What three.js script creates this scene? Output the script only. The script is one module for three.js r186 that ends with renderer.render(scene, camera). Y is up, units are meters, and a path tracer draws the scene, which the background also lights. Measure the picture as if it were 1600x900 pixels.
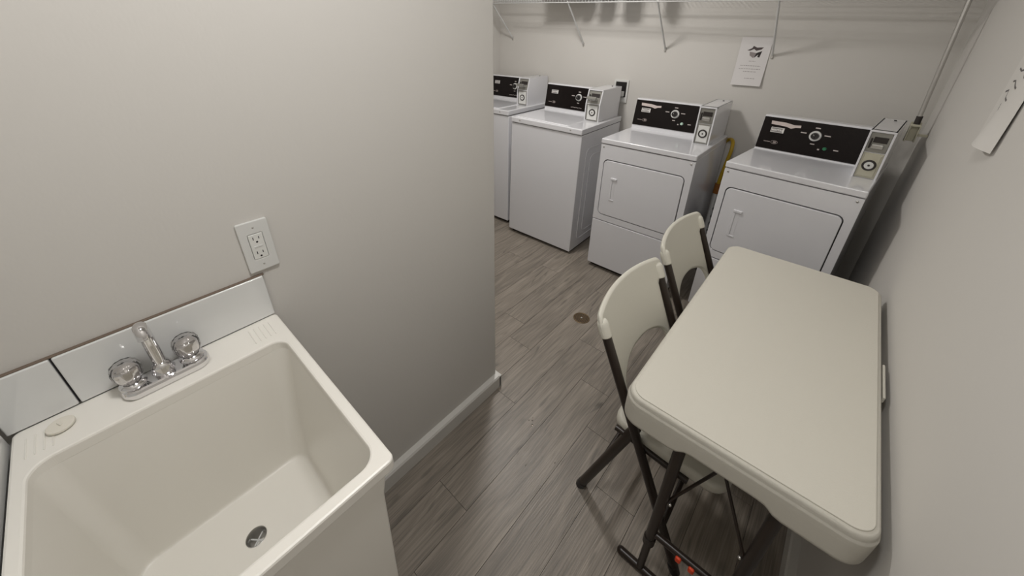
import * as THREE from 'three';
import { RoundedBoxGeometry } from 'three/addons/geometries/RoundedBoxGeometry.js';
import { mergeGeometries, mergeVertices } from 'three/addons/utils/BufferGeometryUtils.js';
import { RectAreaLightUniformsLib } from 'three/addons/lights/RectAreaLightUniformsLib.js';

// ------------------------------------------------------------------ camera, light, exposure
RectAreaLightUniformsLib.init();
const scene = new THREE.Scene();
scene.background = new THREE.Color(0x000000);
const rad = THREE.MathUtils.degToRad;
const FOCAL = 584.3;                                   // in pixels of the 1600 x 900 frame
const camera = new THREE.PerspectiveCamera(2 * Math.atan(450 / FOCAL) * 180 / Math.PI, 16 / 9, 0.02, 30);
camera.position.set(0, 1.6, 0);
camera.rotation.order = 'YXZ';
camera.rotation.set(rad(-26.28), rad(42.51), 0);
camera.setViewOffset(1600, 900, 20.5, 111.2, 1600, 900);   // shifted lens
camera.updateProjectionMatrix();
const renderer = new THREE.WebGLRenderer();
renderer.toneMapping = THREE.LinearToneMapping;
renderer.toneMappingExposure = 1.43;
renderer.shadowMap.enabled = true;

const CEIL = 2.5;
function areaLight(x, z, size, intensity, color) {     // light of a ceiling fixture, just under its diffuser
  const l = new THREE.RectAreaLight(color, intensity, size, size);
  l.position.set(x, CEIL - 0.082, z);
  l.lookAt(x, 0, z);
  scene.add(l);
  return l;
}
const LAMP_A = { x: -1.48, z: -1.74, size: 0.24, intensity: 74, color: new THREE.Color(1.0, 0.97, 0.935) };   // over the washers
const LAMP_B = { x: -0.25, z: -0.30, size: 0.24, intensity: 37, color: new THREE.Color(1.0, 0.985, 0.97) };   // over the sink
for (const L of [LAMP_A, LAMP_B]) areaLight(L.x, L.z, L.size, L.intensity, L.color);

// ------------------------------------------------------------------ helpers
let seed = 20240;
const rnd = () => { seed = (seed + 0x6D2B79F5) | 0; let t = Math.imul(seed ^ (seed >>> 15), 1 | seed); t = (t + Math.imul(t ^ (t >>> 7), 61 | t)) ^ t; return ((t ^ (t >>> 14)) >>> 0) / 4294967296; };
const V3 = (x, y, z) => new THREE.Vector3(x, y, z);
const taken = {};
function numbered(name) { const n = taken[name] = (taken[name] ?? -1) + 1; return n ? `${name}_${String(n).padStart(3, '0')}` : name; }
function shadows(o) { o.castShadow = true; o.receiveShadow = true; return o; }
function part(name, geo, mat, parent, pos, rot) {
  const m = shadows(new THREE.Mesh(geo, mat)); m.name = name;
  if (pos) m.position.set(...pos);
  if (rot) m.rotation.set(...rot);
  parent.add(m); return m;
}
function thing(name, label, category, pos = [0, 0, 0], turn = 0, group) {
  const g = new THREE.Group(); g.name = numbered(name); g.position.set(...pos); g.rotation.y = turn;
  g.userData = { label, category }; if (group) g.userData.group = group;
  scene.add(g); return g;
}
function structure(name, geo, mat, pos, label, category) {
  const m = part(name, geo, mat, scene, pos); m.userData = { kind: 'structure', label, category }; return m;
}
const box = (w, h, d) => new THREE.BoxGeometry(w, h, d);
const rbox = (w, h, d, r = 0.004, s = 2) => new RoundedBoxGeometry(w, h, d, s, Math.min(r, w / 2.01, h / 2.01, d / 2.01));
const rboxAt = (x0, x1, y0, y1, z0, z1, r) => rbox(x1 - x0, y1 - y0, z1 - z0, r).translate((x0 + x1) / 2, (y0 + y1) / 2, (z0 + z1) / 2);
const cyl = (r, h, s = 20, r2 = r) => new THREE.CylinderGeometry(r2, r, h, s);
function merge(list) { return mergeGeometries(list.map((g) => { const n = g.index ? g.toNonIndexed() : g.clone(); for (const k of Object.keys(n.attributes)) if (!['position', 'normal', 'uv'].includes(k)) n.deleteAttribute(k); return n; })); }
function rod(a, b, r, s = 14) {                        // straight bar between two points
  const d = b.clone().sub(a), g = new THREE.CylinderGeometry(r, r, d.length(), s);
  g.applyQuaternion(new THREE.Quaternion().setFromUnitVectors(V3(0, 1, 0), d.clone().normalize()));
  return g.translate((a.x + b.x) / 2, (a.y + b.y) / 2, (a.z + b.z) / 2);
}
function tube(pts, r, seg = 40, rs = 12) { return new THREE.TubeGeometry(new THREE.CatmullRomCurve3(pts), seg, r, rs, false); }
function rrect(x0, x1, y0, y1, r, ShapeClass = THREE.Shape) {
  const s = new ShapeClass();
  s.moveTo(x0 + r, y0); s.lineTo(x1 - r, y0); s.absarc(x1 - r, y0 + r, r, -Math.PI / 2, 0);
  s.lineTo(x1, y1 - r); s.absarc(x1 - r, y1 - r, r, 0, Math.PI / 2);
  s.lineTo(x0 + r, y1); s.absarc(x0 + r, y1 - r, r, Math.PI / 2, Math.PI);
  s.lineTo(x0, y0 + r); s.absarc(x0 + r, y0 + r, r, Math.PI, 1.5 * Math.PI);
  return s;
}
const extrude = (shape, depth, bevel = 0, seg = 8) => new THREE.ExtrudeGeometry(shape, { depth: depth - 2 * bevel, bevelEnabled: bevel > 0, bevelThickness: bevel, bevelSize: bevel, bevelOffset: -bevel, bevelSegments: 2, curveSegments: seg }).translate(0, 0, bevel);
function rring(x0, x1, z0, z1, r, y, n = 8) {          // rounded rectangle as a loop of points at height y
  const p = [];
  for (const [cx, cz, a] of [[x1 - r, z1 - r, 0], [x0 + r, z1 - r, 1], [x0 + r, z0 + r, 2], [x1 - r, z0 + r, 3]])
    for (let i = 0; i <= n; i++) { const t = (a + i / n) * Math.PI / 2; p.push(V3(cx + r * Math.cos(t), y, cz + r * Math.sin(t))); }
  return p;
}
function loft(rings, flip = false) {                   // skin through loops of equal length
  const n = rings[0].length, pos = [], uv = [], idx = [];
  rings.forEach((r, j) => { for (let i = 0; i <= n; i++) { const p = r[i % n]; pos.push(p.x, p.y, p.z); uv.push(i / n, j / (rings.length - 1)); } });
  for (let j = 0; j + 1 < rings.length; j++) for (let i = 0; i < n; i++) {
    const a = j * (n + 1) + i, b = a + 1, c = a + n + 1, d = c + 1;
    flip ? idx.push(a, b, c, b, d, c) : idx.push(a, c, b, b, c, d);
  }
  const g = new THREE.BufferGeometry();
  g.setAttribute('position', new THREE.Float32BufferAttribute(pos, 3)); g.setAttribute('uv', new THREE.Float32BufferAttribute(uv, 2));
  g.setIndex(idx); g.computeVertexNormals(); return g;
}

// ------------------------------------------------------------------ textures
function noiseGrid(w, h) { const a = new Float32Array(w * h); for (let i = 0; i < a.length; i++) a[i] = rnd(); return (x, y) => { x = ((x % w) + w) % w; y = ((y % h) + h) % h; const i = Math.floor(x), j = Math.floor(y), u = x - i, v = y - j, s = u * u * (3 - 2 * u), t = v * v * (3 - 2 * v); const q = (p, r) => a[(r % h) * w + (p % w)]; return (q(i, j) * (1 - s) + q(i + 1, j) * s) * (1 - t) + (q(i, j + 1) * (1 - s) + q(i + 1, j + 1) * s) * t; }; }
function dataTex(w, h, f, srgb = true) {
  const d = new Uint8Array(w * h * 4);
  for (let y = 0; y < h; y++) for (let x = 0; x < w; x++) { const c = f(x, y); const k = (y * w + x) * 4; for (let i = 0; i < 3; i++) d[k + i] = Math.max(0, Math.min(255, c[i])); d[k + 3] = 255; }
  const t = new THREE.DataTexture(d, w, h); t.magFilter = THREE.LinearFilter; t.minFilter = THREE.LinearFilter; t.wrapS = t.wrapT = THREE.RepeatWrapping;
  if (srgb) t.colorSpace = THREE.SRGBColorSpace; t.needsUpdate = true; return t;
}
const plankMats = [];
for (let k = 0; k < 7; k++) {                           // grey-brown vinyl oak, grain along v
  const n1 = noiseGrid(64, 64), n2 = noiseGrid(64, 64), n3 = noiseGrid(64, 64), n4 = noiseGrid(32, 32);
  const tone = (rnd() - 0.5) * 14, ph = rnd() * 6;
  const map = dataTex(192, 1024, (x, y) => {
    const u = x / 192, v = y / 1024;
    const warp = n4(u * 2 + ph, v * 4) * 0.9 + n4(u * 2, v * 11) * 0.25;
    const fine = n1(u * 62 + warp * 2, v * 13) - 0.5, streak = n2(u * 26 + warp * 5, v * 4) - 0.5, mid = n2(u * 11 + warp * 6 + 20, v * 7 + 9) - 0.5, big = n3(u * 3 + warp, v * 5) - 0.5;
    const dark = Math.max(0, n3(u * 14 + warp * 8, v * 15 + 9) - 0.66) * Math.max(0, n4(u * 2 + 5, v * 9) - 0.35);
    const l = 128 + tone * 0.6 + fine * 26 + streak * 14 + mid * 15 + big * 14 - dark * 190;
    return [l * 1.03, l * 0.966, l * 0.888];
  });
  const bump = dataTex(192, 1024, (x, y) => { const u = x / 192, v = y / 1024, l = 128 + (n1(u * 63, v * 20) - 0.5) * 150; return [l, l, l]; }, false);
  plankMats.push(new THREE.MeshStandardMaterial({ name: 'vinyl_plank', map, bumpMap: bump, bumpScale: 0.0006, roughness: 0.42 }));
}
const wn1 = noiseGrid(128, 128), wn2 = noiseGrid(32, 32);
const wallBump = dataTex(512, 512, (x, y) => { const l = 128 + (wn1(x / 4, y / 4) - 0.5) * 110 + (wn2(x / 16, y / 16) - 0.5) * 40; return [l, l, l]; }, false);
const pebble = dataTex(256, 256, (x, y) => { const l = 128 + (wn1(x / 2, y / 2) - 0.5) * 200; return [l, l, l]; }, false);
function rep(t, x, y) { const c = t.clone(); c.repeat.set(x, y); c.needsUpdate = true; return c; }
function canvasTex(w, h, draw) {
  const c = document.createElement('canvas'); c.width = w; c.height = h; draw(c.getContext('2d'), w, h);
  const t = new THREE.CanvasTexture(c); t.colorSpace = THREE.SRGBColorSpace; return t;
}

// ------------------------------------------------------------------ materials
const std = (name, r, g, b, roughness, extra = {}) => { const m = new THREE.MeshStandardMaterial({ name, roughness, ...extra }); m.color.setRGB(r, g, b); return m; };
const phys = (name, r, g, b, roughness, extra = {}) => { const m = new THREE.MeshPhysicalMaterial({ name, roughness, ...extra }); m.color.setRGB(r, g, b); return m; };
const M = {
  wall: std('painted_wall', 0.60, 0.58, 0.547, 0.85, { bumpMap: rep(wallBump, 3, 3), bumpScale: 0.0002 }),
  ceiling: std('painted_ceiling', 0.70, 0.69, 0.66, 0.9),
  trim: std('painted_trim', 0.62, 0.605, 0.57, 0.4),
  sub: std('subfloor', 0.03, 0.026, 0.022, 0.9),
  enamel: phys('white_enamel', 0.70, 0.70, 0.725, 0.28, { clearcoat: 0.9, clearcoatRoughness: 0.07 }),
  gap: std('dark_gap', 0.05, 0.048, 0.045, 0.8),
  kick: std('dark_plinth', 0.018, 0.012, 0.010, 0.7),
  steel: std('brushed_steel', 0.55, 0.54, 0.52, 0.34, { metalness: 1 }),
  greySteel: std('grey_zinc', 0.30, 0.295, 0.27, 0.45, { metalness: 0.7 }),
  darkMetal: std('dark_slot', 0.02, 0.015, 0.013, 0.5),
  lockPlate: std('beige_lock_plate', 0.50, 0.48, 0.38, 0.4, { metalness: 0.3 }),
  chrome: std('chrome', 0.78, 0.77, 0.78, 0.07, { metalness: 1 }),
  acrylic: phys('clear_acrylic', 0.80, 0.79, 0.78, 0.08, { transmission: 1, thickness: 0.02, ior: 1.49 }),
  black: std('black_plastic', 0.012, 0.010, 0.010, 0.35),
  greenButton: std('green_button', 0.02, 0.16, 0.07, 0.3),
  paleButton: std('pale_green_button', 0.45, 0.62, 0.52, 0.3),
  tub: phys('cream_plastic', 0.84, 0.815, 0.755, 0.36, { clearcoat: 0.25, clearcoatRoughness: 0.25 }),
  tubFloor: phys('cream_plastic_floor', 0.72, 0.68, 0.595, 0.4),
  stopper: std('cream_rubber', 0.74, 0.705, 0.62, 0.6),
  tile: phys('white_glazed_tile', 0.72, 0.725, 0.715, 0.16, { clearcoat: 0.6, clearcoatRoughness: 0.06 }),
  caulk: std('brown_caulk', 0.16, 0.12, 0.09, 0.8),
  grout: std('dark_grout', 0.03, 0.028, 0.03, 0.9),
  plate: phys('white_plate', 0.66, 0.66, 0.64, 0.3, { clearcoat: 0.3, clearcoatRoughness: 0.2 }),
  socket: std('white_socket', 0.70, 0.70, 0.67, 0.35),
  hdpe: std('white_moulded_plastic', 0.60, 0.575, 0.505, 0.5, { bumpMap: rep(pebble, 4, 8), bumpScale: 0.0003 }),
  chairPlastic: std('white_chair_plastic', 0.66, 0.64, 0.56, 0.45),
  brown: std('dark_brown_powder_coat', 0.022, 0.014, 0.010, 0.35),
  orange: std('orange_plastic', 0.80, 0.075, 0.02, 0.4),
  paper: std('white_paper', 0.66, 0.655, 0.65, 0.8, { side: THREE.DoubleSide }),
  brass: std('aged_brass', 0.20, 0.14, 0.08, 0.4, { metalness: 0.8 }),
  yellowHose: std('yellow_gas_hose', 0.42, 0.27, 0.01, 0.4),
  orangeValve: std('orange_brown_valve', 0.25, 0.09, 0.015, 0.5),
  wire: std('white_coated_wire', 0.62, 0.62, 0.61, 0.4),
  jug: std('detergent_plastic', 0.25, 0.30, 0.42, 0.4),
  card: std('cardboard', 0.33, 0.25, 0.16, 0.8),
};

// ------------------------------------------------------------------ setting
const XL = -0.908, XR = 0.312, ZB = -2.92, ZN = 0.287, ZC = -0.966, XA = -2.66, T = 0.12;
structure('wall_left', rboxAt(XL - T, XL, 0, CEIL, ZC, ZN + T, 0.004), M.wall, null, 'beige painted wall beside the utility sink', 'wall');
structure('wall_alcove', box(XL - T - XA + T, CEIL, T).translate((XL - T + XA - T) / 2, CEIL / 2, ZC + T / 2), M.wall, null, 'beige painted wall facing the washers', 'wall');
structure('wall_alcove_end', box(T, CEIL, ZC - ZB + T).translate(XA - T / 2, CEIL / 2, (ZB + ZC) / 2), M.wall, null, 'beige painted wall at the end behind the washers', 'wall');
structure('wall_back', box(XR - XA + 2 * T, CEIL, T).translate((XR + XA) / 2, CEIL / 2, ZB - T / 2), M.wall, null, 'beige painted wall behind the washers and dryers', 'wall');
structure('wall_right', box(T, CEIL, ZN - ZB + 2 * T).translate(XR + T / 2, CEIL / 2, (ZB + ZN) / 2), M.wall, null, 'beige painted wall beside the folding table', 'wall');
structure('wall_near', box(XR - XL + 2 * T, CEIL, T).translate((XR + XL) / 2, CEIL / 2, ZN + T / 2), M.wall, null, 'beige painted wall at the end of the sink', 'wall');
structure('ceiling', box(XR - XA + 2 * T, 0.1, ZN - ZB + 2 * T).translate((XR + XA) / 2, CEIL + 0.05, (ZB + ZN) / 2), M.ceiling, null, 'plain off white ceiling', 'ceiling');
const floor = structure('floor', box(XR - XA + 2 * T, 0.1, ZN - ZB + 2 * T).translate((XR + XA) / 2, -0.0585, (ZB + ZN) / 2), M.sub, null, 'grey brown wood plank vinyl floor', 'floor');
{
  const PW = 0.1562, PL = 1.04, joint = { '-1': -0.482, '-2': -0.947, 0: -1.285, 1: -1.078 };
  const x0 = -0.605, k0 = Math.floor((XA - x0) / PW), k1 = Math.ceil((XR - x0) / PW), cache = {};
  for (let k = k0; k < k1; k++) {
    const j = joint[k] ?? -rnd() * PL * 2;
    const xa = Math.max(XA, x0 + k * PW), xb = Math.min(XR, x0 + (k + 1) * PW);
    if (xb - xa < 0.01) continue;
    const zMax = xa < XL - 0.16 ? ZC + 0.05 : ZN;
    let z = j; while (z > ZB) z -= PL;
    for (; z < zMax; z += PL) {
      const za = Math.max(ZB, z), zb = Math.min(zMax, z + PL); if (zb - za < 0.02) continue;
      const key = [(xb - xa).toFixed(4), (zb - za).toFixed(4)].join();
      const g = cache[key] ??= (() => { const b = box(xb - xa - 0.0013, 0.008, zb - za - 0.0013), uv = b.attributes.uv; for (let i = 0; i < uv.count; i++) uv.setXY(i, uv.getX(i) * (xb - xa) / PW, uv.getY(i) * (zb - za) / PL); return b; })();
      const m = part('plank', g, plankMats[Math.floor(rnd() * plankMats.length)], floor, [(xa + xb) / 2, -0.004, (za + zb) / 2]);
      if (rnd() < 0.5) m.rotation.y = Math.PI;
    }
  }
}
// skirting boards
function skirting(name, a, b, f, s, label) {           // along z from a to b against a wall face at x = f
  const sh = new THREE.Shape(), P = [[0, 0], [0.026, 0], [0.026, 0.066], [0.021, 0.074], [0, 0.078]].map(([x, y]) => [x * s, y]);
  (s < 0 ? P.reverse() : P).forEach(([x, y], k) => (k ? sh.lineTo(x, y) : sh.moveTo(x, y)));
  const m = part(name, extrude(sh, b - a).translate(f, 0, a), M.trim, scene); m.userData = { kind: 'structure', label, category: 'baseboard' };
}
skirting('baseboard_left', ZC - 0.01, -0.17, XL, 1, 'white baseboard along the wall between sink and corner');
skirting('baseboard_right', ZB + 0.014, ZN, XR, -1, 'white baseboard along the wall under the folding table');
part('baseboard_corner', rboxAt(XL - T, XL + 0.026, 0, 0.072, ZC - 0.018, ZC, 0.003), M.trim, scene).userData = { kind: 'structure', label: 'short white baseboard return at the wall corner', category: 'baseboard' };
structure('baseboard_back', rboxAt(XA, XR, 0, 0.075, ZB, ZB + 0.014, 0.003), M.trim, null, 'white baseboard behind the dryers', 'baseboard');

// ceiling fixtures
for (const [L, label] of [[LAMP_A, 'square ceiling light over the washers'], [LAMP_B, 'square ceiling light over the utility sink']]) {
  const t = thing('ceiling_light', label, 'ceiling light', [L.x, CEIL, L.z]);
  part('lamp_base', rbox(0.30, 0.03, 0.30, 0.006), M.trim, t, [0, -0.015, 0]);
  const glow = new THREE.MeshStandardMaterial({ name: 'lamp_diffuser', color: 0xffffff, roughness: 0.6, emissive: L.color, emissiveIntensity: 6 });
  part('diffuser', rbox(0.26, 0.045, 0.26, 0.012), glow, t, [0, -0.0525, 0]);
}

// ------------------------------------------------------------------ utility sink
{
  const x0 = -0.902, x1 = -0.379, z0 = -0.162, z1 = 0.266, y = 0.975;
  const s = thing('utility_sink', 'cream moulded plastic utility sink below the tile backsplash', 'sink', [x0, 0, z0]);
  const W = x1 - x0, D = z1 - z0;                      // local: x from wall to front, z along wall
  const sh = rrect(0, W, 0, D, 0.012); sh.holes.push(rrect(0.103, W - 0.022, 0.021, D - 0.020, 0.03, THREE.Path));
  const rim = extrude(sh, 0.026, 0.004, 10).rotateX(Math.PI / 2).translate(0, y, 0);
  part('rim', rim, M.tub, s);
  const ix0 = 0.103, ix1 = W - 0.022, iz0 = 0.021, iz1 = D - 0.020;
  const ring = (d, dz, yy, r) => rring(ix0 + d * 0.5, ix1 - d * 1.2, iz0 + dz, iz1 - dz * 0.35, r, yy, 10);
  const fl = 0.612;
  const rings = [ring(-0.002, -0.002, y - 0.012, 0.032), ring(0.0, 0.002, y - 0.03, 0.03), ring(0.008, 0.02, fl + 0.2, 0.032), ring(0.013, 0.036, fl + 0.014, 0.036), ring(0.0145, 0.0378, fl + 0.006, 0.037), ring(0.018, 0.041, fl + 0.0012, 0.036), ring(0.025, 0.048, fl, 0.034), ring(0.04, 0.062, fl, 0.03)];
  part('basin', loft(rings), M.tub, s);
  const fs = rrect(ix0 + 0.0195, ix1 - 0.047, iz0 + 0.061, iz1 - 0.021, 0.03), dx = -0.676 - x0, dz = 0.046 - z0;
  const hole = new THREE.Path(); hole.absarc(dx, dz, 0.019, 0, Math.PI * 2); fs.holes.push(hole);
  part('basin_floor', extrude(fs, 0.01, 0, 16).rotateX(Math.PI / 2).translate(0, fl + 0.0005, 0), M.tub, s);
  const dr = part('drain', new THREE.LatheGeometry([[0.0205, 0.001], [0.0195, 0.0018], [0.0165, -0.004], [0.0155, -0.04], [0, -0.041]].map((p) => new THREE.Vector2(...p)), 24), M.steel, s, [dx, fl, dz]);
  part('cross_bar', merge([rbox(0.032, 0.003, 0.003, 0.001).rotateY(0.7), rbox(0.032, 0.003, 0.003, 0.001).rotateY(0.7 + Math.PI / 2)]), M.wire, dr, [0, -0.014, 0]);
  // outside shell, apron and legs
  const o = (d, dz, yy) => rring(0.006, W - d, dz, D - dz, 0.007, yy, 6);
  part('shell', loft([o(0.0105, 0.010, y - 0.02), o(0.011, 0.015, 0.935), o(0.011, 0.024, 0.89), o(0.012, 0.034, 0.61), o(0.013, 0.036, 0.565)], true), M.tub, s);
  part('shell_bottom', rbox(W - 0.07, 0.012, D - 0.076, 0.004), M.tub, s, [W / 2 - 0.008, 0.568, D / 2]);
  for (const [lx, lz] of [[0.06, 0.07], [W - 0.08, 0.07], [0.06, D - 0.07], [W - 0.08, D - 0.07]]) part('leg', rbox(0.045, 0.565, 0.045, 0.008), M.tub, s, [lx, 0.2825, lz]);
  part('drain_pipe', cyl(0.02, 0.56, 16), M.wire, s, [dx, 0.28, dz]);
  // soap ridges on the ledge
  for (let i = 0; i < 5; i++) part('ridge', rbox(0.055, 0.0022, 0.0022, 0.001), M.tub, s, [0.052, y + 0.0006, 0.026 + i * 0.0105]);
  for (let i = 0; i < 4; i++) part('ridge', rbox(0.050, 0.0022, 0.0022, 0.001), M.tub, s, [0.056, y + 0.0006, D - 0.018 - i * 0.0105]);
}
{ // two handle faucet
  const f = thing('faucet', 'chrome two handle faucet on the sink ledge', 'faucet', [-0.860, 0.975, 0.058]);
  const HX = 0.0;
  const plate = rrect(-0.066, 0.072, -0.033, 0.017, 0.0235);
  part('base_plate', extrude(plate, 0.019, 0.006, 10).rotateX(-Math.PI / 2).rotateY(Math.PI / 2), M.chrome, f);
  for (const z of [0.046, -0.046]) {
    const k = part('handle', (() => {
      const prof = [[0.010, 0.004], [0.0165, 0.006], [0.0215, 0.018], [0.0225, 0.032], [0.019, 0.043], [0.014, 0.047], [0, 0.0475]];
      const g = new THREE.LatheGeometry(prof.map((p) => new THREE.Vector2(...p)), 48), P = g.attributes.position;
      for (let i = 0; i < P.count; i++) { const a = Math.atan2(P.getZ(i), P.getX(i)), m = 1 + 0.045 * Math.cos(a * 10) * Math.min(1, Math.hypot(P.getX(i), P.getZ(i)) / 0.016); P.setX(i, P.getX(i) * m); P.setZ(i, P.getZ(i) * m); }
      g.computeVertexNormals(); return g;
    })(), M.acrylic, f, [HX, 0.024, z]);
    part('handle_core', new THREE.LatheGeometry([[0, 0.0], [0.013, 0.004], [0.0165, 0.018], [0.0175, 0.032], [0.014, 0.040], [0, 0.042]].map((p) => new THREE.Vector2(...p)), 24), M.chrome, k);
    part('collar', new THREE.LatheGeometry([[0.021, 0], [0.021, 0.004], [0.0165, 0.009], [0.012, 0.010], [0, 0.010]].map((p) => new THREE.Vector2(...p)), 28), M.chrome, f, [HX, 0.0175, z]);
  }
  part('spout', tube([V3(0, 0.02, 0), V3(0.0, 0.06, 0), V3(0.004, 0.10, 0), V3(0.013, 0.131, 0), V3(0.024, 0.142, 0), V3(0.034, 0.143, 0), V3(0.040, 0.136, 0), V3(0.042, 0.126, 0)], 0.0105, 48, 18), M.chrome, f);
  part('spout_nut', new THREE.LatheGeometry([[0.019, 0], [0.019, 0.005], [0.0165, 0.009], [0.0165, 0.018], [0.013, 0.024], [0.0105, 0.026]].map((p) => new THREE.Vector2(...p)), 24), M.chrome, f, [0, 0.014, 0]);
}
{ // stopper on the ledge
  const s = thing('sink_stopper', 'round cream rubber sink stopper lying on the ledge', 'stopper', [-0.858, 0.9752, 0.206]); s.scale.set(0.82, 0.6, 0.82);
  part('disc', new THREE.LatheGeometry([[0, 0.0002], [0.019, 0.0002], [0.0225, 0.004], [0.0225, 0.010], [0.021, 0.012], [0.006, 0.0125], [0, 0.0125]].map((p) => new THREE.Vector2(...p)), 32), M.stopper, s);
  part('pull_tab', rbox(0.014, 0.006, 0.005, 0.002), M.stopper, s, [0, 0.014, 0], [0, 0.4, 0]);
}
// tile backsplash
{
  const bs = thing('tile_backsplash', 'row of white glazed tiles along the wall above the sink ledge', 'backsplash', [XL, 0.976, 0]);
  part('grout', box(0.006, 0.108, 0.429).translate(0.003, 0.056, 0.0545), M.grout, bs);
  for (const [za, zb] of [[-0.160, 0.1785], [0.1815, 0.2695]]) part('tile', rbox(0.010, 0.1115, zb - za, 0.0025), M.tile, bs, [0.0065, 0.0568, (za + zb) / 2]);
  part('caulk_line', rbox(0.008, 0.0028, 0.44, 0.0012), M.caulk, bs, [0.004, 0.1135, 0.056]);
  const ss = thing('side_backsplash', 'white glazed tile standing at the end of the sink', 'backsplash', [-0.64, 0.962, ZN]);
  part('tile', rbox(0.50, 0.126, 0.016, 0.0025), M.tile, ss, [0, 0.064, -0.0085]);
}
// wall outlet
{
  const o = thing('wall_outlet', 'white double wall outlet above the tile backsplash', 'outlet', [XL, 1.1625, -0.1715], Math.PI / 2);
  const pl = rrect(-0.0315, 0.0315, -0.0625, 0.0625, 0.004); pl.holes.push(rrect(-0.0150, 0.0150, -0.0315, 0.0315, 0.002, THREE.Path));
  part('cover_plate', extrude(pl, 0.007, 0.002), M.plate, o);
  const soc = part('socket', rbox(0.0290, 0.0620, 0.006, 0.0015), M.socket, o, [0, 0, 0.0045]);
  for (const yy of [0.018, -0.018]) {
    part('slot', box(0.0017, 0.0072, 0.001), M.black, soc, [-0.0060, yy + 0.003, 0.0027]);
    part('slot', box(0.0017, 0.0060, 0.001), M.black, soc, [0.0056, yy + 0.003, 0.0027]);
    part('ground_hole', cyl(0.0023, 0.001, 12).rotateX(Math.PI / 2), M.black, soc, [0, yy - 0.0065, 0.0027]);
  }
  for (const xx of [-0.004, 0.004]) part('test_button', rbox(0.007, 0.004, 0.002, 0.0006), M.plate, soc, [xx * 1.1, 0, 0.003]);
  for (const yy of [0.047, -0.047]) part('screw', new THREE.SphereGeometry(0.0022, 10, 6).scale(1, 1, 0.4), M.steel, o, [0, yy, 0.007]);
}

// ------------------------------------------------------------------ washers and dryers
function consolePrint(kind, kx, bx) {
  return canvasTex(1024, 384, (c, w, h) => {
    c.fillStyle = '#0d0606'; c.fillRect(0, 0, w, h);
    const plateX = kind === 'washer' ? 110 : 105, plateY = kind === 'washer' ? 85 : 115;
    c.fillStyle = '#d8d5d2'; c.fillRect(plateX, plateY, 140, 62); c.fillStyle = '#8a8785'; c.fillRect(plateX + 6, plateY + 6, 118, 50);
    c.fillStyle = '#efedea'; c.font = 'bold 30px sans-serif'; c.textAlign = 'center'; c.fillText('MAYTAG', plateX + 70, plateY + 42);
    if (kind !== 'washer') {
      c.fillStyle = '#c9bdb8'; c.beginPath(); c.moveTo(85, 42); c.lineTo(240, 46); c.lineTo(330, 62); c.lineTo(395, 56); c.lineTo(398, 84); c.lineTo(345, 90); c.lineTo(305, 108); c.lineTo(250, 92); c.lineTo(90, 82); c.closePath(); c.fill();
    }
    c.fillStyle = '#8d8480'; c.fillRect(70, 292, 70, 10);
    c.strokeStyle = '#8d8480'; c.lineWidth = 5; c.beginPath(); c.ellipse(185, 296, 36, 20, 0, 0, Math.PI * 2); c.stroke(); c.fillRect(172, 284, 34, 24);
    c.fillStyle = '#b5aeaa';
    const ky = kind === 'washer' ? 165 : 150, gap = 92;
    c.fillRect(kx - 24, ky - 98, 48, 14); c.fillRect(kx - gap - 56, ky - 26, 58, 13); c.fillRect(kx + gap - 10, ky - 26, 58, 13); c.fillRect(kx - 20, ky + 88, 42, 11);
    if (kind === 'washer') { for (let i = 0; i < 7; i++) c.fillRect(560 + i * 32, 335 - (i % 2) * 4, 22, 9); }
    else { c.fillRect(bx + 80, 268, 46, 13); c.fillRect(bx - 65, 285, 20, 16); }
  });
}
const printMat = (kind, kx, bx) => new THREE.MeshPhysicalMaterial({ name: `${kind}_console_print`, map: consolePrint(kind, kx, bx), roughness: 0.14, specularIntensity: 0.6 });

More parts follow.
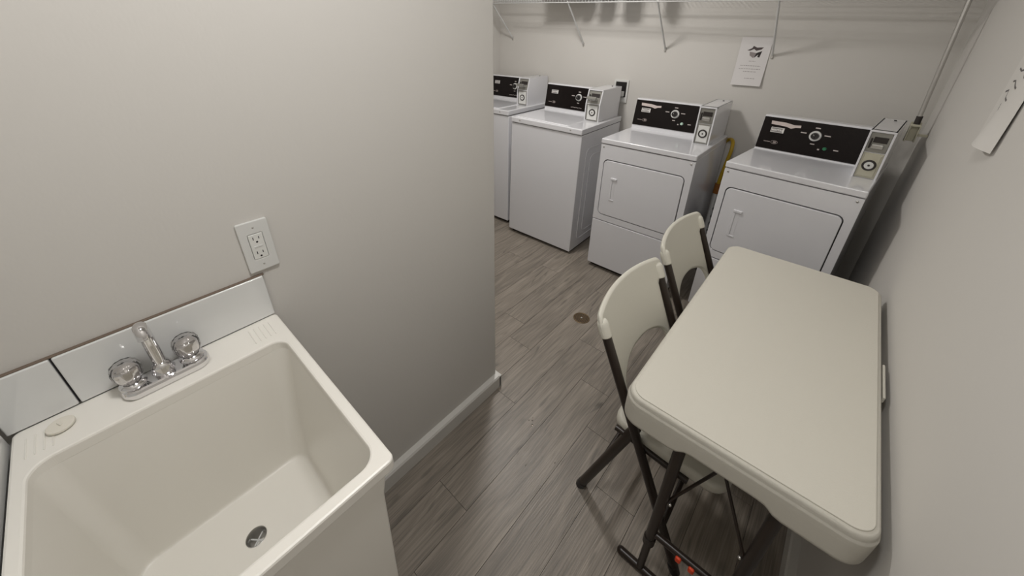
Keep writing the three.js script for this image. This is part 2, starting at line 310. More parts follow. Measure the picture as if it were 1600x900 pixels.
function coinBox(parent, x0, x1, y0, y1, z0, z1, style) {   // white meter case, front at z0
  const w = x1 - x0, h = y1 - y0, kink = y0 + h * 0.55, lean = style === 'washer' ? 0.028 : 0.0;
  const side = (zf) => { const s = new THREE.Shape(); s.moveTo(z1, y0); s.lineTo(zf, y0); s.lineTo(zf, kink); s.lineTo(zf - lean, y1); s.lineTo(z1, y1); s.lineTo(z1, y0); return s; };
  const prism = (s, xa, xb, bev = 0) => extrude(s, xb - xa, bev).rotateY(-Math.PI / 2).scale(-1, 1, 1).scale(-1, 1, 1).translate(0, 0, 0);
  const make = (s, xa, xb, bev) => { const g = extrude(s, xb - xa, bev); const m = new THREE.Matrix4().set(0, 0, 1, xa, 0, 1, 0, 0, 1, 0, 0, 0, 0, 0, 0, 1); g.applyMatrix4(m); const p = g.index; if (!p) { for (const n of Object.keys(g.attributes)) { const a = g.attributes[n], k = a.itemSize, t = new Float32Array(k); for (let i = 0; i < a.count; i += 3) { for (let q = 0; q < k; q++) t[q] = a.array[(i + 1) * k + q]; for (let q = 0; q < k; q++) a.array[(i + 1) * k + q] = a.array[(i + 2) * k + q]; for (let q = 0; q < k; q++) a.array[(i + 2) * k + q] = t[q]; } } } return g; };
  const rec = 0.012, t = 0.008;
  const b = part('meter_case', merge([make(side(z0 - rec), x0 + 0.002, x1 - 0.002, 0), make(side(z0), x0, x0 + t, 0.0015), make(side(z0), x1 - t, x1, 0.0015)]), M.enamel, parent);
  part('case_lintel', rbox(w, t, 0.03, 0.001), M.enamel, b, [(x0 + x1) / 2, y1 - t / 2, z0 - lean - 0.014]);
  // coin slide and lock
  const cx = (x0 + x1) / 2, iw = w - 2 * t - 0.002, tilt = Math.atan2(lean, y1 - kink);
  const up = new THREE.Group(); const uy = (kink + y1) / 2 - 0.004;
  const slide = part('coin_slide', rbox(iw, y1 - kink - 0.012, 0.006, 0.001), M.greySteel, b, [cx, uy, z0 - lean * 0.5 - rec + 0.002], [-tilt, 0, 0]);
  part('coin_slot', rbox(iw * 0.66, h * 0.115, 0.004, 0.001), M.darkMetal, slide, [iw * 0.04, h * 0.055, 0.004]);
  part('slide_tray', rbox(iw * 0.56, h * 0.085, style === 'washer' ? 0.05 : 0.014, 0.003), M.steel, slide, [0, -h * 0.075, style === 'washer' ? 0.018 : 0.008]);
  part('slide_guard', rbox(0.006, h * 0.2, 0.012, 0.002), M.darkMetal, slide, [-iw * 0.38, -h * 0.02, 0.006]);
  if (style === 'washer') part('slide_handle', rbox(iw * 0.75, h * 0.09, 0.016, 0.004), M.greySteel, slide, [0, -h * 0.06, 0.052]);
  const lock = part('lock_plate', rbox(iw, kink - y0 - 0.006, 0.006, 0.001), style === 'old' ? M.lockPlate : M.greySteel, b, [cx, (y0 + kink) / 2, z0 - rec + 0.002]);
  const face = part('lock_face', rbox(iw * 0.80, (kink - y0) * 0.82, 0.004, 0.001), style === 'old' ? M.lockPlate : M.plate, lock, [0, 0, 0.004]);
  part('lock_ring', new THREE.TorusGeometry(0.021, 0.0048, 10, 32), M.darkMetal, face, [0, 0.002, 0.002]);
  part('lock_disc', cyl(0.017, 0.005, 24).rotateX(Math.PI / 2), M.plate, face, [0, 0.002, 0.002]);
  part('keyhole', cyl(0.0045, 0.002, 12).rotateX(Math.PI / 2), M.darkMetal, face, [0, 0.002, 0.0052]);
  for (const [sx, sy] of [[-1, 1], [1, 1], [-1, -1], [1, -1]]) part('screw', new THREE.SphereGeometry(0.003, 8, 6).scale(1, 1, 0.5), M.steel, lock, [sx * iw * 0.40, sy * (kink - y0) * 0.40, 0.004]);
  part('case_lock', cyl(0.006, 0.004, 12), M.darkMetal, b, [cx + 0.004, y1 + 0.001, z1 + 0.05]);
  return b;
}
function consoleUnit(parent, kind, x0, x1, xBlack, yTop, y0, y1, z0, kx, bx) {
  const s = new THREE.Shape(); const back = z0 - 0.15, lean = 0.026;
  s.moveTo(back, yTop); s.lineTo(z0 + 0.004, yTop); s.lineTo(z0, y0); s.lineTo(z0 - lean, y1 + 0.004); s.lineTo(z0 - lean - 0.006, y1 + 0.010); s.lineTo(z0 - lean - 0.07, y1 + 0.008); s.lineTo(back, yTop + 0.05); s.lineTo(back, yTop);
  const g = extrude(s, x1 - x0, 0.0015); g.applyMatrix4(new THREE.Matrix4().set(0, 0, 1, x0, 0, 1, 0, 0, 1, 0, 0, 0, 0, 0, 0, 1));
  { for (const n of Object.keys(g.attributes)) { const a = g.attributes[n], k = a.itemSize; for (let i = 0; i < a.count; i += 3) for (let q = 0; q < k; q++) { const t = a.array[(i + 1) * k + q]; a.array[(i + 1) * k + q] = a.array[(i + 2) * k + q]; a.array[(i + 2) * k + q] = t; } } }
  const c = part('console', g, M.enamel, parent);
  const w = xBlack - x0 - 0.004, hh = Math.hypot(y1 - y0, lean), tilt = -Math.atan2(lean, y1 - y0);
  const pg = box(w, hh, 0.004);
  const p = part('control_panel', pg, [M.black, M.black, M.black, M.black, printMat(kind, kx, bx), M.black], c, [x0 + 0.002 + w / 2, (y0 + y1) / 2 + 0.001, z0 - lean / 2 + 0.002], [tilt, 0, 0]);
  const px = (u) => (u / 1024 - 0.5) * w, py = (v) => (0.5 - v / 384) * hh;
  const ky = kind === 'washer' ? 165 : 150;
  const knob = part('dial', cyl(0.0275, 0.006, 28, 0.026).rotateX(Math.PI / 2), M.plate, p, [px(kx), py(ky), 0.005]);
  part('dial_grip', merge([cyl(0.0185, 0.016, 24, 0.0165).rotateX(Math.PI / 2), rbox(0.006, 0.026, 0.006, 0.002).translate(0, 0, 0.009)]), M.black, knob, [0, 0, 0.010]);
  part('dial_mark', rbox(0.0015, 0.009, 0.001, 0.0004), M.plate, knob, [-0.0035, 0.004, 0.0222], [0, 0, 0.8]);
  return { c, p, px, py };
}
function dryer(o, label) {
  const t = thing('dryer', label, 'dryer', o.at, o.turn ?? 0, 'coin operated dryers');
  const w = o.w, D = o.depth ?? 0.63, top = 0.98;
  part('cabinet', rboxAt(0.001, w - 0.001, 0.032, 0.948, -D, -0.022, 0.004), M.enamel, t);
  part('plinth', box(w - 0.03, 0.036, D - 0.05).translate(w / 2, 0.018, -D / 2 - 0.012), M.kick, t);
  const up = rrect(0.0005, w - 0.0005, 0.404, 0.943, 0.004); up.holes.push(rrect(0.0315, w - 0.0365, 0.448, 0.8465, 0.032, THREE.Path));
  part('front_panel', extrude(up, 0.022, 0.0015, 8).translate(0, 0, -0.022), M.enamel, t);
  part('front_gap', box(w - 0.06, 0.42, 0.002).translate(w / 2, 0.647, -0.0205), M.gap, t);
  const door = part('door', extrude(rrect(0.0365, w - 0.0415, 0.453, 0.8405, 0.028), 0.022, 0.003, 8).translate(0, 0, -0.0195), M.enamel, t);
  const hx = 0.122;
  part('door_handle', merge([rboxAt(hx - 0.022, hx + 0.022, 0.715, 0.730, 0, 0.009, 0.003), rboxAt(hx - 0.022, hx - 0.008, 0.575, 0.720, 0, 0.006, 0.002), rboxAt(hx - 0.018, hx + 0.016, 0.568, 0.577, 0, 0.006, 0.002)]), M.enamel, door);
  part('handle_recess', rboxAt(hx - 0.007, hx + 0.012, 0.580, 0.714, 0.0022, 0.0032, 0.0004), M.enamel, door);
  part('lower_panel', rboxAt(0.0005, w - 0.0005, 0.034, 0.398, -0.022, 0, 0.003), M.enamel, t);
  part('top_panel', rboxAt(-0.001, w + 0.001, 0.947, top, -D - 0.005, 0.004, 0.006), M.enamel, t);
  for (const x of [0.020, w - 0.022]) part('screw', new THREE.SphereGeometry(0.0055, 10, 8).scale(1, 1, 0.5), M.steel, t, [x, 0.926, 0.0005]);
  const u = consoleUnit(t, 'dryer', 0.004, w - 0.03, o.bx0 - 0.004, top, o.py0 ?? 1.004, o.py1 ?? 1.172, o.panelZ, o.kx, o.kx + 130);
  part('start_button', cyl(0.0095, 0.012, 20, 0.008).rotateX(Math.PI / 2), o.button, u.p, [u.px(o.kx + 130), u.py(275), 0.007]);
  coinBox(t, o.bx0, o.bx1, top, 1.203, o.boxZ, -D + 0.01, o.style);
  return t;
}
function washer(o, label) {
  const t = thing('washing_machine', label, 'washer', o.at, o.turn ?? 0, 'coin operated top load washers');
  const w = o.w, D = o.depth, top = o.top;
  t.rotation.z = o.lean ?? 0;
  part('cabinet', rboxAt(0, w, 0.032, top - 0.045, -D, -0.002, 0.006), M.enamel, t);
  part('plinth', box(w - 0.03, 0.036, D - 0.05).translate(w / 2, 0.018, -D / 2 - 0.012), M.kick, t);
  part('seam', box(w - 0.012, 0.006, D - 0.02).translate(w / 2, top - 0.044, -D / 2), M.gap, t);
  part('top_panel', rboxAt(-0.002, w + 0.002, top - 0.041, top, -D - 0.005, 0.006, 0.007), M.enamel, t);
  const lid = part('lid', rboxAt(0.03, w - 0.125, top - 0.004, top + 0.005, -0.40, -0.022, 0.004), M.enamel, t);
  for (const x of [0.085, w - 0.09]) part('screw', new THREE.SphereGeometry(0.006, 10, 8).scale(1, 1, 0.5), M.steel, t, [x, top - 0.018, 0.0055]);
  // pressed ribs in the side sheet
  for (const [a, b, c, d] of [[0.10, 0.86, -0.55, -0.09], [0.15, 0.80, -0.48, -0.16]]) {
    const s = rrect(d * -1, c * -1, a, b, 0.05); s.holes.push(rrect(d * -1 + 0.012, c * -1 - 0.012, a + 0.012, b - 0.012, 0.042, THREE.Path));
    part('pressed_rib', extrude(s, 0.006, 0.002).rotateY(Math.PI / 2).translate(w - 0.002, 0, 0), M.enamel, t);
  }
  consoleUnit(t, 'washer', 0.008, w - 0.03, o.bx0 - 0.004, top, top + 0.026, top + 0.198, o.panelZ, 690, 0);
  coinBox(t, o.bx0, o.bx1, top, top + 0.223, o.boxZ, -D + 0.01, 'washer');
  return t;
}
washer({ at: [-2.632, 0, -2.325], w: 0.602, depth: 0.575, top: 1.03, bx0: 0.46, bx1: 0.575, panelZ: -0.42, boxZ: -0.275, turn: rad(0.5) }, 'white coin washer farthest left, partly hidden by the wall corner');
washer({ at: [-1.938, 0, -2.245], w: 0.622, depth: 0.61, top: 1.014, bx0: 0.476, bx1: 0.594, panelZ: -0.435, boxZ: -0.272, turn: rad(1.6), lean: rad(-0.9) }, 'white coin washer standing next to the first dryer');
dryer({ at: [-1.137, 0, -2.24], w: 0.589, bx0: 0.470, bx1: 0.566, panelZ: -0.425, boxZ: -0.272, button: M.paleButton, style: 'new', kx: 622 }, 'white coin dryer in the middle beside the washer');
dryer({ at: [-0.404, 0, -2.253], w: 0.577, bx0: 0.482, bx1: 0.572, panelZ: -0.405, py0: 0.988, py1: 1.162, boxZ: -0.20, turn: rad(-6.6), button: M.greenButton, style: 'old', depth: 0.60, kx: 560 }, 'white coin dryer in the corner behind the folding table');

// outlet box, plug and cord on the wall behind the washer
{
  const o = thing('laundry_outlet_box', 'white recessed wall box with a plugged cord between washer and dryer', 'outlet', [-1.372, 1.185, ZB]);
  const s = rrect(-0.06, 0.06, -0.085, 0.085, 0.006); s.holes.push(rrect(-0.045, 0.045, -0.045, 0.068, 0.004, THREE.Path));
  part('frame', extrude(s, 0.012, 0.003), M.plate, o);
  part('recess', box(0.092, 0.116, 0.002).translate(0, 0.011, 0.002), M.black, o);
  const pg = part('plug', rbox(0.046, 0.04, 0.034, 0.008), M.plate, o, [0.012, -0.018, 0.022]);
  part('cord', tube([V3(0, -0.01, 0.002), V3(-0.002, -0.09, 0.006), V3(-0.008, -0.25, 0.0), V3(-0.03, -0.6, 0.0)], 0.0055), M.greySteel, pg);
}
// gas hose between the dryers
{
  const h = thing('gas_hose', 'yellow flexible gas hose looping between the two dryers', 'hose', [-0.500, 0, -2.80]);
  part('hose', tube([V3(-0.088, 0.86, -0.099), V3(-0.072, 0.915, -0.098), V3(-0.040, 0.950, -0.092), V3(-0.004, 0.953, -0.03), V3(0.006, 0.91, 0.0), V3(-0.002, 0.82, 0.0), V3(-0.012, 0.72, 0.0), V3(-0.016, 0.66, 0.0)], 0.0115, 60), M.yellowHose, h);
  part('valve', merge([cyl(0.022, 0.07, 8).translate(-0.014, 0.63, 0), rbox(0.05, 0.018, 0.016, 0.004).rotateZ(0.6).translate(0.012, 0.62, 0.015)]), M.orangeValve, h);
  part('pipe', rod(V3(-0.016, 0.0, 0), V3(-0.014, 0.60, 0), 0.014), M.wire, h);
}
{
  const v = thing('vent_duct', 'dark ribbed dryer duct standing in the gap between the dryers', 'duct', [-0.448, 0, -2.73]);
  for (let i = 0; i < 10; i++) { const r = part('duct_ring', new THREE.TorusGeometry(0.036, 0.012, 8, 20).rotateX(Math.PI / 2), M.black, v, [0, 0.012 + i * 0.055, 0]); if (i > 2) part('clip', rbox(0.018, 0.005, 0.006, 0.002), M.wire, r, [0.012, 0, 0.046]); }
  part('duct_core', cyl(0.036, 0.53, 16), M.black, v, [0, 0.265, 0]);
}

// ------------------------------------------------------------------ wire shelf with braces
const shelfY = (x) => 1.772 - 0.034 * (x + 1.1);
{
  const s = thing('wire_shelf', 'white wire shelf mounted along the wall above the machines', 'shelf');
  const zf = -2.645, xa = XA + 0.01, xb = XR - 0.012, g = [];
  const P = (x, dy, z) => V3(x, shelfY(x) + dy, z);
  for (const [dy, z] of [[0.0, zf], [0.028, zf], [0.022, -2.76], [0.022, ZB + 0.012]]) part('rail', rod(P(xa, dy, z), P(xb, dy, z), 0.0034, 8), M.wire, s);
  for (let x = xa + 0.01; x < xb; x += 0.0254) g.push(rod(P(x, 0.0, zf), P(x, 0.030, zf), 0.0015, 5), rod(P(x, 0.030, zf), P(x, 0.027, ZB + 0.004), 0.0015, 5));
  const w = part('deck_wires', merge(g), M.wire, s); w.userData.kind = 'stuff';
  const braces = [[-2.50, 1.555], [-1.746, 1.518], [-1.084, 1.496], [-0.441, 1.477]];
  for (const [x, yb] of braces) {
    const top = P(x, 0.004, zf), bot = V3(x, yb, ZB + 0.006);
    const b = part('brace', rod(top, bot, 0.0058, 10), M.wire, s);
    part('brace_foot', rbox(0.012, 0.028, 0.008, 0.002), M.steel, b, [x, yb - 0.006, ZB + 0.004]);
  }
}
{
  const p = thing('support_rod', 'grey steel rod with a clip fixed near the wall corner', 'rod');
  part('rod', rod(V3(0.232, shelfY(0.232) - 0.006, -2.655), V3(0.254, 1.22, -2.66), 0.0088, 12), M.steel, p);
  part('ferrule', rod(V3(0.2535, 1.245, -2.66), V3(0.255, 1.205, -2.66), 0.0115, 12), M.darkMetal, p);
  const c = part('clip', merge([rboxAt(0.236, 0.241, 1.125, 1.205, -2.676, -2.644, 0.002), rboxAt(0.236, 0.274, 1.125, 1.215, -2.680, -2.674, 0.002), rboxAt(0.269, 0.274, 1.125, 1.205, -2.676, -2.644, 0.002), rboxAt(0.238, 0.272, 1.196, 1.208, -2.678, -2.646, 0.003)]), M.lockPlate, p);
  part('clip_plate', rboxAt(0.273, XR, 1.150, 1.162, -2.682, -2.676, 0.001), M.lockPlate, c);
}
// things on the shelf
{
  const L = LAMP_A, zz = -2.69, k = (ZB - L.z) / (zz - L.z), un = (xw) => L.x + (xw - L.x) / k;
  const spots = [[-2.12, -1.815, 'card', 'brown cardboard box at the left end of the wire shelf'], [-1.795, -1.675, 'jug', 'blue detergent jug on the wire shelf, beside the cardboard box'], [-1.636, -1.498, 'jug', 'blue detergent jug on the wire shelf, second from the cardboard box'], [-1.432, -1.287, 'jug', 'blue detergent jug on the wire shelf, third from the cardboard box'], [-1.119, -1.034, 'jug', 'small blue detergent jug standing alone on the wire shelf']];
  for (const [a, b, kind, label] of spots) {
    const xa = un(a), xb = un(b), w = xb - xa, x = (xa + xb) / 2, y = shelfY(x) + 0.038;
    if (kind === 'card') { const t = thing('storage_box', label, 'box', [x, y, -2.725]); part('carton', rbox(w, 0.2, 0.16, 0.004), M.card, t, [0, 0.1, 0]); part('flap', rbox(w, 0.004, 0.078, 0.001), M.card, t, [0, 0.203, 0.04]); }
    else {
      const t = thing('detergent_jug', label, 'jug', [x, y, -2.71], 0, 'jugs on the wire shelf');
      part('jug_body', loft([rring(-w / 2 + 0.01, w / 2 - 0.01, -0.05, 0.05, 0.02, 0.0), rring(-w / 2, w / 2, -0.06, 0.06, 0.024, 0.01), rring(-w / 2, w / 2, -0.06, 0.06, 0.024, 0.15), rring(-w / 4, w / 4, -0.04, 0.04, 0.018, 0.205), rring(-0.02, 0.02, -0.02, 0.02, 0.0195, 0.225)], true), M.jug, t);
      part('cap', cyl(0.026, 0.04, 18, 0.022), M.plate, t, [0, 0.24, 0]);
    }
  }
}

// ------------------------------------------------------------------ papers
function sheet(w, h, bend, nx = 8, ny = 16) { const g = new THREE.PlaneGeometry(w, h, nx, ny), P = g.attributes.position; for (let i = 0; i < P.count; i++) P.setZ(i, bend(P.getX(i) / w + 0.5, Math.min(1, P.getY(i) / h + 0.5))); g.computeVertexNormals(); return g; }
{
  const map = canvasTex(420, 680, (c, w, h) => {
    c.fillStyle = '#d6d3d2'; c.fillRect(0, 0, w, h);
    c.fillStyle = '#4a4040'; c.beginPath(); c.moveTo(110, 180); c.lineTo(170, 150); c.lineTo(185, 118); c.lineTo(235, 140); c.lineTo(325, 135); c.lineTo(300, 165); c.lineTo(235, 185); c.lineTo(200, 160); c.lineTo(150, 185); c.closePath(); c.fill();
    c.fillStyle = '#8d8483'; c.beginPath(); c.moveTo(150, 200); c.lineTo(245, 215); c.lineTo(240, 250); c.lineTo(215, 285); c.lineTo(160, 250); c.closePath(); c.fill();
    c.fillStyle = '#2c2525'; c.beginPath(); c.moveTo(245, 215); c.lineTo(315, 185); c.lineTo(300, 275); c.lineTo(270, 270); c.lineTo(275, 235); c.lineTo(225, 285); c.closePath(); c.fill();
    c.strokeStyle = '#8c8684'; c.lineWidth = 7;
    const line = (x0, x1, y) => { let x = x0; while (x < x1) { const l = 14 + rnd() * 26; c.beginPath(); c.moveTo(x, y); c.lineTo(Math.min(x + l, x1), y); c.stroke(); x += l + 8; } };
    line(170, 265, 330); line(70, 345, 395); line(60, 355, 440); line(130, 310, 478); line(175, 315, 575);
  });
  const m = new THREE.MeshStandardMaterial({ name: 'printed_notice', map, roughness: 0.8, side: THREE.DoubleSide });
  const n = thing('wall_notice', 'white printed notice sheet taped to the wall above the middle dryer', 'notice', [-0.540, 1.434, ZB]);
  part('sheet', sheet(0.165, 0.277, (u, v) => 0.004 + 0.012 * Math.pow(1 - v, 3)), m, n);
}
{
  const map = canvasTex(360, 512, (c, w, h) => {
    c.fillStyle = '#d2cfca'; c.fillRect(0, 0, w, h);
    c.strokeStyle = '#5b5655'; c.lineWidth = 7; c.lineCap = 'round';
    const s = (pts) => { c.beginPath(); pts.forEach(([x, y], i) => (i ? c.lineTo(x, y) : c.moveTo(x, y))); c.stroke(); };
    s([[60, 240], [110, 246], [170, 238], [225, 262]]); s([[70, 285], [120, 280], [185, 296], [215, 300]]); s([[40, 325], [85, 316], [140, 338], [205, 344]]); s([[95, 372], [130, 364], [170, 380]]); s([[110, 440], [128, 448], [120, 462]]);
    s([[250, 150], [262, 160]]); c.fillStyle = '#2a2626'; c.fillRect(150, 20, 70, 26);
  });
  const m = new THREE.MeshStandardMaterial({ name: 'handwritten_note', map, roughness: 0.8, side: THREE.DoubleSide });
  const n = thing('handwritten_note', 'white handwritten note curling off the wall above the table', 'note', [XR, 1.50, -1.685], -Math.PI / 2);
  part('sheet', sheet(0.24, 0.37, (u, v) => 0.003 + 0.03 * Math.pow(1 - v, 2.5) * (u > 0.2 ? Math.sin(Math.PI * (u - 0.2) / 0.8) * 0.8 + 0.2 * (u - 0.2) : 0), 12, 16), m, n);
}

// ------------------------------------------------------------------ floor drain
{
  const d = thing('floor_drain', 'small round brass drain grate set in the plank floor', 'drain', [-0.845, 0, -1.685]);
  part('drain_ring', new THREE.TorusGeometry(0.047, 0.0035, 8, 40).rotateX(Math.PI / 2).scale(1, 0.6, 1), M.brass, d, [0, 0.001, 0]);
  part('drain_well', cyl(0.046, 0.001, 32), M.darkMetal, d, [0, 0.0008, 0]);
  for (let i = -4; i <= 4; i++) { const z = i * 0.0095, l = 2 * Math.sqrt(0.044 * 0.044 - z * z); part('grate_bar', rbox(l, 0.002, 0.0042, 0.0008), M.brass, d, [0, 0.0024, z]); }
  part('drain_screw', new THREE.SphereGeometry(0.006, 12, 8).scale(1, 0.4, 1), M.steel, d, [0, 0.004, 0]);
}

// splashed water on the planks
{
  const g = [];
  for (const [x, z, l] of [[-0.634, -0.917, 0.007], [-0.648, -0.935, 0.005], [-0.655, -0.945, 0.004], [-0.660, -0.925, 0.004], [-0.600, -0.775, 0.003], [-0.575, -0.742, 0.003], [-0.545, -0.760, 0.004], [-0.463, -0.848, 0.004], [-0.745, -0.905, 0.004], [-0.700, -0.965, 0.003]])
    g.push(new THREE.SphereGeometry(1, 14, 8).scale(l * 0.6, 0.0012, l).translate(x, 0.0004, z));
  const w = part('water_droplets', merge(g), phys('clear_water', 1, 1, 1, 0.02, { transmission: 1, thickness: 0.002, ior: 1.33 }), scene);
  w.userData = { kind: 'stuff', label: 'small glinting water droplets splashed on the plank floor', category: 'water' };
}

// ------------------------------------------------------------------ folding chairs
function folding(label, x, z, turn) {                  // local: x forward (towards the table), z across, origin on the floor
  const t = thing('folding_chair', label, 'chair', [x, 0, z], turn, 'white folding chairs at the table');
  const xl = (y) => -0.33 - (y - 0.80) * 0.427, hw = 0.203;
  // backrest shell
  const nu = 32, nv = 44, front = [], back = [], sm = (a, b, x) => { const k = Math.max(0, Math.min(1, (x - a) / (b - a))); return k * k * (3 - 2 * k); };
  const top = (u) => { const a = Math.abs(u); return 0.874 - 0.008 * a * a - (a > 0.90 ? 0.024 * (1 - Math.sqrt(Math.max(0, 1 - Math.pow((a - 0.90) / 0.10, 2)))) : 0); };
  const bot = (u) => 0.655 - 0.05 * Math.pow(Math.abs(u), 2.5) - 0.09 * Math.pow(Math.abs(u), 14);
  for (let j = 0; j <= nv; j++) for (let i = 0; i <= nu; i++) {
    const q = (i / nu) * 2 - 1, u = Math.sin(q * Math.PI / 2) * 0.5 + q * 0.5, v = j / nv, y = bot(u) + (top(u) - bot(u)) * v, capped = sm(0.793, 0.800, y);
    const eu = 1 - Math.abs(u), ev = Math.min(v, 1 - v) * (top(u) - bot(u)), r = Math.min(1, Math.min(eu * 0.2, ev) / 0.008), round = Math.sqrt(Math.max(0, 1 - (1 - r) * (1 - r)));
    const tt = 0.0078 * (0.12 + 0.88 * round), Z = u * (0.187 + 0.034 * capped), k = Z / 0.221;
    const X = xl(y) + 0.003 - 0.036 * (1 - k * k);
    front.push([X + tt, y + tt * 0.4, Z]); back.push([X - tt, y - tt * 0.4, Z]);
  }
  const pos = [], idx = [], N = front.length, at = (i, j) => j * (nu + 1) + i;
  for (const p of front) pos.push(...p); for (const p of back) pos.push(...p);
  for (let j = 0; j < nv; j++) for (let i = 0; i < nu; i++) { const a = at(i, j), b = at(i + 1, j), c = at(i, j + 1), d = at(i + 1, j + 1); idx.push(a, c, b, b, c, d, N + a, N + b, N + c, N + b, N + d, N + c); }
  const edge = (a, b) => idx.push(a, b, N + a, b, N + b, N + a);
  for (let i = 0; i < nu; i++) { edge(at(i, 0), at(i + 1, 0)); edge(at(i + 1, nv), at(i, nv)); }
  for (let j = 0; j < nv; j++) { edge(at(0, j + 1), at(0, j)); edge(at(nu, j), at(nu, j + 1)); }
  const g = new THREE.BufferGeometry(); g.setAttribute('position', new THREE.Float32BufferAttribute(pos, 3)); g.setAttribute('uv', new THREE.Float32BufferAttribute(new Float32Array(pos.length / 3 * 2), 2)); g.setIndex(idx); g.computeVertexNormals();
  const bk = part('backrest', g, M.chairPlastic, t);
  for (const s of [-1, 1]) part('post_sleeve', new THREE.LatheGeometry([[0, 0], [0.0172, 0], [0.0180, 0.003], [0.0180, 0.035], [0.0165, 0.046], [0.0125, 0.054], [0.006, 0.058], [0, 0.059]].map((p) => new THREE.Vector2(...p)), 24).rotateZ(Math.atan(0.427)), M.chairPlastic, bk, [xl(0.797), 0.797, s * hw]);
  // frame
  for (const s of [-1, 1]) {
    const A = V3(xl(0.825), 0.825, s * hw), B = V3(0.028, 0.012, s * hw);
    const f = part('post', rod(A, B, 0.0142), M.brown, t);
    part('foot_cap', rod(V3(0.018, 0.03, s * hw), V3(0.030, 0.0, s * hw), 0.0165), M.black, f);
    const r = part('rear_leg', rod(V3(-0.195, 0.49, s * (hw - 0.022)), V3(-0.338, 0.014, s * (hw - 0.022)), 0.0165), M.brown, t);
    part('foot_cap', rod(V3(-0.333, 0.03, s * (hw - 0.022)), V3(-0.342, 0.0, s * (hw - 0.022)), 0.0180), M.black, r);
    part('seat_rail', rod(V3(-0.255, 0.435, s * (hw - 0.022)), V3(-0.025, 0.412, s * (hw - 0.024)), 0.0105), M.brown, t);
  }
  part('stretcher', rod(V3(-0.285, 0.19, -hw + 0.022), V3(-0.285, 0.19, hw - 0.022), 0.009), M.brown, t);
  part('stretcher', rod(V3(-0.045, 0.165, -hw), V3(-0.045, 0.165, hw), 0.009), M.brown, t);
  // seat: dished, rounded slab
  const S = (d, y) => rring(-0.275 + d, 0.072 - d, -0.178 + d, 0.178 - d, Math.max(0.012, 0.055 - d), y, 8);
  const sg = loft([S(0.10, 0.418), S(0.02, 0.416), S(0.004, 0.420), S(0, 0.430), S(0, 0.446), S(0.005, 0.456), S(0.014, 0.459), S(0.05, 0.456), S(0.12, 0.449), S(0.168, 0.447)]);
  part('seat', sg, M.chairPlastic, t);
  return t;
}
folding('white folding chair nearest the camera, pulled up to the table', 0, -1.030, 0);
folding('white folding chair nearest the dryers, pulled up to the table', -0.014, -1.541, rad(0));

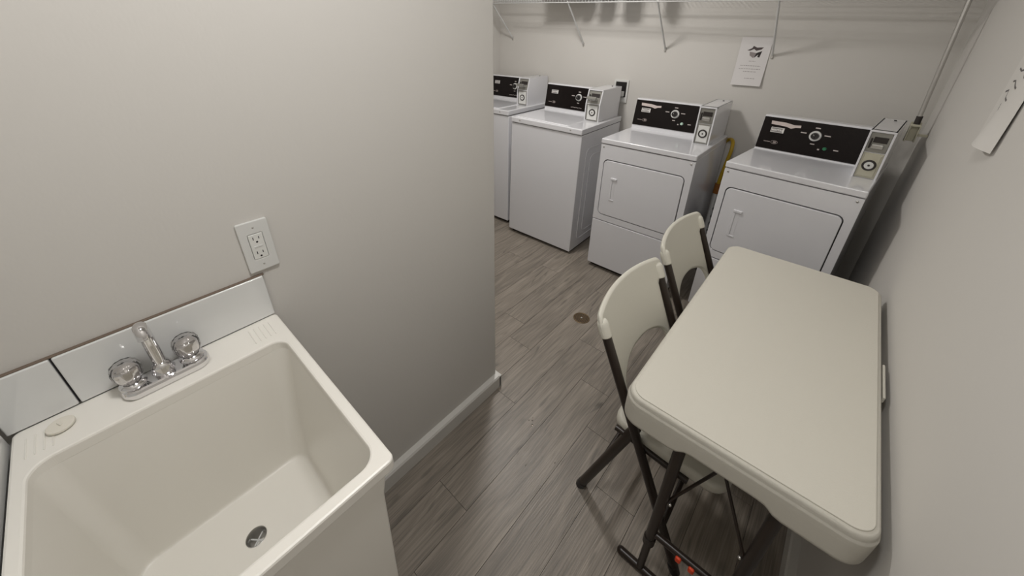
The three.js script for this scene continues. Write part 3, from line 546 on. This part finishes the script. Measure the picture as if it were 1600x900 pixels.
// ------------------------------------------------------------------ folding table
{
  const x0 = -0.222, x1 = 0.2955, z0 = -1.806, z1 = -0.733, y = 0.74;
  const t = thing('folding_table', 'white plastic folding table pushed against the right wall', 'table', [x0, 0, z1]);
  const W = x1 - x0, L = z1 - z0;                      // local: x 0..W, z 0..-L
  const ring = (d, yy, r = 0.052) => rring(d, W - d, -L + d, -d, Math.max(0.01, r - d), yy, 12);
  const drop = (p, lo) => { const u = p.x / W, v = -p.z / L; const e = p.z > -0.06 || p.z < -L + 0.06 ? Math.max(0, Math.min(1, (Math.min(u, 1 - u) - 0.28) / 0.07)) : Math.max(0, Math.min(1, (Math.min(v, 1 - v) - 0.2) / 0.05)); const s = e * e * (3 - 2 * e); return lo + s * 0.022; };
  const n = 12, fine = (d, yy, lo) => { const base = ring(d, yy), out = []; for (let i = 0; i < base.length; i++) { const a = base[i], b = base[(i + 1) % base.length], len = a.distanceTo(b), k = len > 0.05 ? 24 : 1; for (let j = 0; j < k; j++) { const p = a.clone().lerp(b, j / k); if (lo !== undefined) p.y = drop(p, lo); out.push(p); } } return out; };
  part('skirt', loft([fine(0.0175, 0.7365), fine(0.0165, 0.7368), fine(0.010, 0.7358), fine(0.0065, 0.7335), fine(0.0045, 0.7285), fine(0.004, 0.722), fine(0.0035, 0.7195), fine(0.001, 0.7165), fine(0.0, 0.713), fine(0.0, 0.70), fine(0.0, 0.70, 0.650), fine(0.0005, 0.70, 0.644), fine(0.004, 0.70, 0.642), fine(0.010, 0.70, 0.643), fine(0.012, 0.70)]), M.hdpe, t);
  part('tabletop', extrude(rrect(0.0150, W - 0.0150, 0.0150, L - 0.0150, 0.038), 0.03, 0.0016, 10).rotateX(-Math.PI / 2).translate(0, y - 0.03, 0), M.hdpe, t);
  part('underside', extrude(rrect(0.006, W - 0.006, 0.006, L - 0.006, 0.045), 0.01).rotateX(-Math.PI / 2).translate(0, 0.697, 0), M.hdpe, t);
  part('edge_latch', rbox(0.006, 0.02, 0.15, 0.003), M.hdpe, t, [W + 0.001, 0.722, -0.53]);
  const lx = [-0.06 - x0, 0.153 - x0];
  for (const zl of [-0.012 - 0.004, -L + 0.016]) {
    const inward = zl > -0.5 ? -1 : 1;
    const fr = new THREE.Group(); fr.name = 'leg_frame'; t.add(fr);
    for (const x of lx) {
      part('upper_leg', rod(V3(x, 0.70, zl + inward * 0.006), V3(x, 0.185, zl + inward * 0.006), 0.0145), M.brown, fr);
      part('leg_collar', cyl(0.0175, 0.03, 16), M.brown, fr, [x, 0.192, zl + inward * 0.006]);
      part('lower_leg', rod(V3(x, 0.20, zl + inward * 0.006), V3(x, 0.018, zl + inward * 0.006), 0.0115), M.brown, fr);
      part('bolt', new THREE.SphereGeometry(0.005, 10, 8), M.steel, fr, [x + (x < W / 2 ? 0.020 : -0.020), 0.415, zl + inward * 0.006 - inward * 0.004]);
    }
    part('foot_bar', new THREE.CapsuleGeometry(0.0135, 0.36, 6, 14).rotateZ(Math.PI / 2).translate((lx[0] + lx[1]) / 2 + 0.008, 0.014, zl + inward * 0.006), M.brown, fr);
    part('cross_bar', rod(V3(lx[0], 0.236, zl + inward * 0.006), V3(lx[1], 0.236, zl + inward * 0.006), 0.0105), M.brown, fr);
    for (const xo of [0.245, 0.281]) part('orange_clip', rbox(0.016, 0.022, 0.018, 0.005), M.orange, fr, [xo, 0.228, zl + inward * 0.006 - inward * 0.008]);
    const ringP = V3(0.258, 0.615, zl + inward * 0.05);
    part('brace', rod(V3(lx[0] + 0.012, 0.415, zl + inward * 0.008), ringP, 0.0045, 8), M.brown, fr);
    part('brace', rod(V3(lx[1] - 0.012, 0.415, zl + inward * 0.008), ringP, 0.0045, 8), M.brown, fr);
    part('brace', rod(ringP, V3(0.258, 0.70, zl + inward * 0.30), 0.0075, 10), M.brown, fr);
    part('lock_ring', cyl(0.0115, 0.008, 16), M.steel, fr, [ringP.x, ringP.y, ringP.z]);
  }
}

renderer.render(scene, camera);
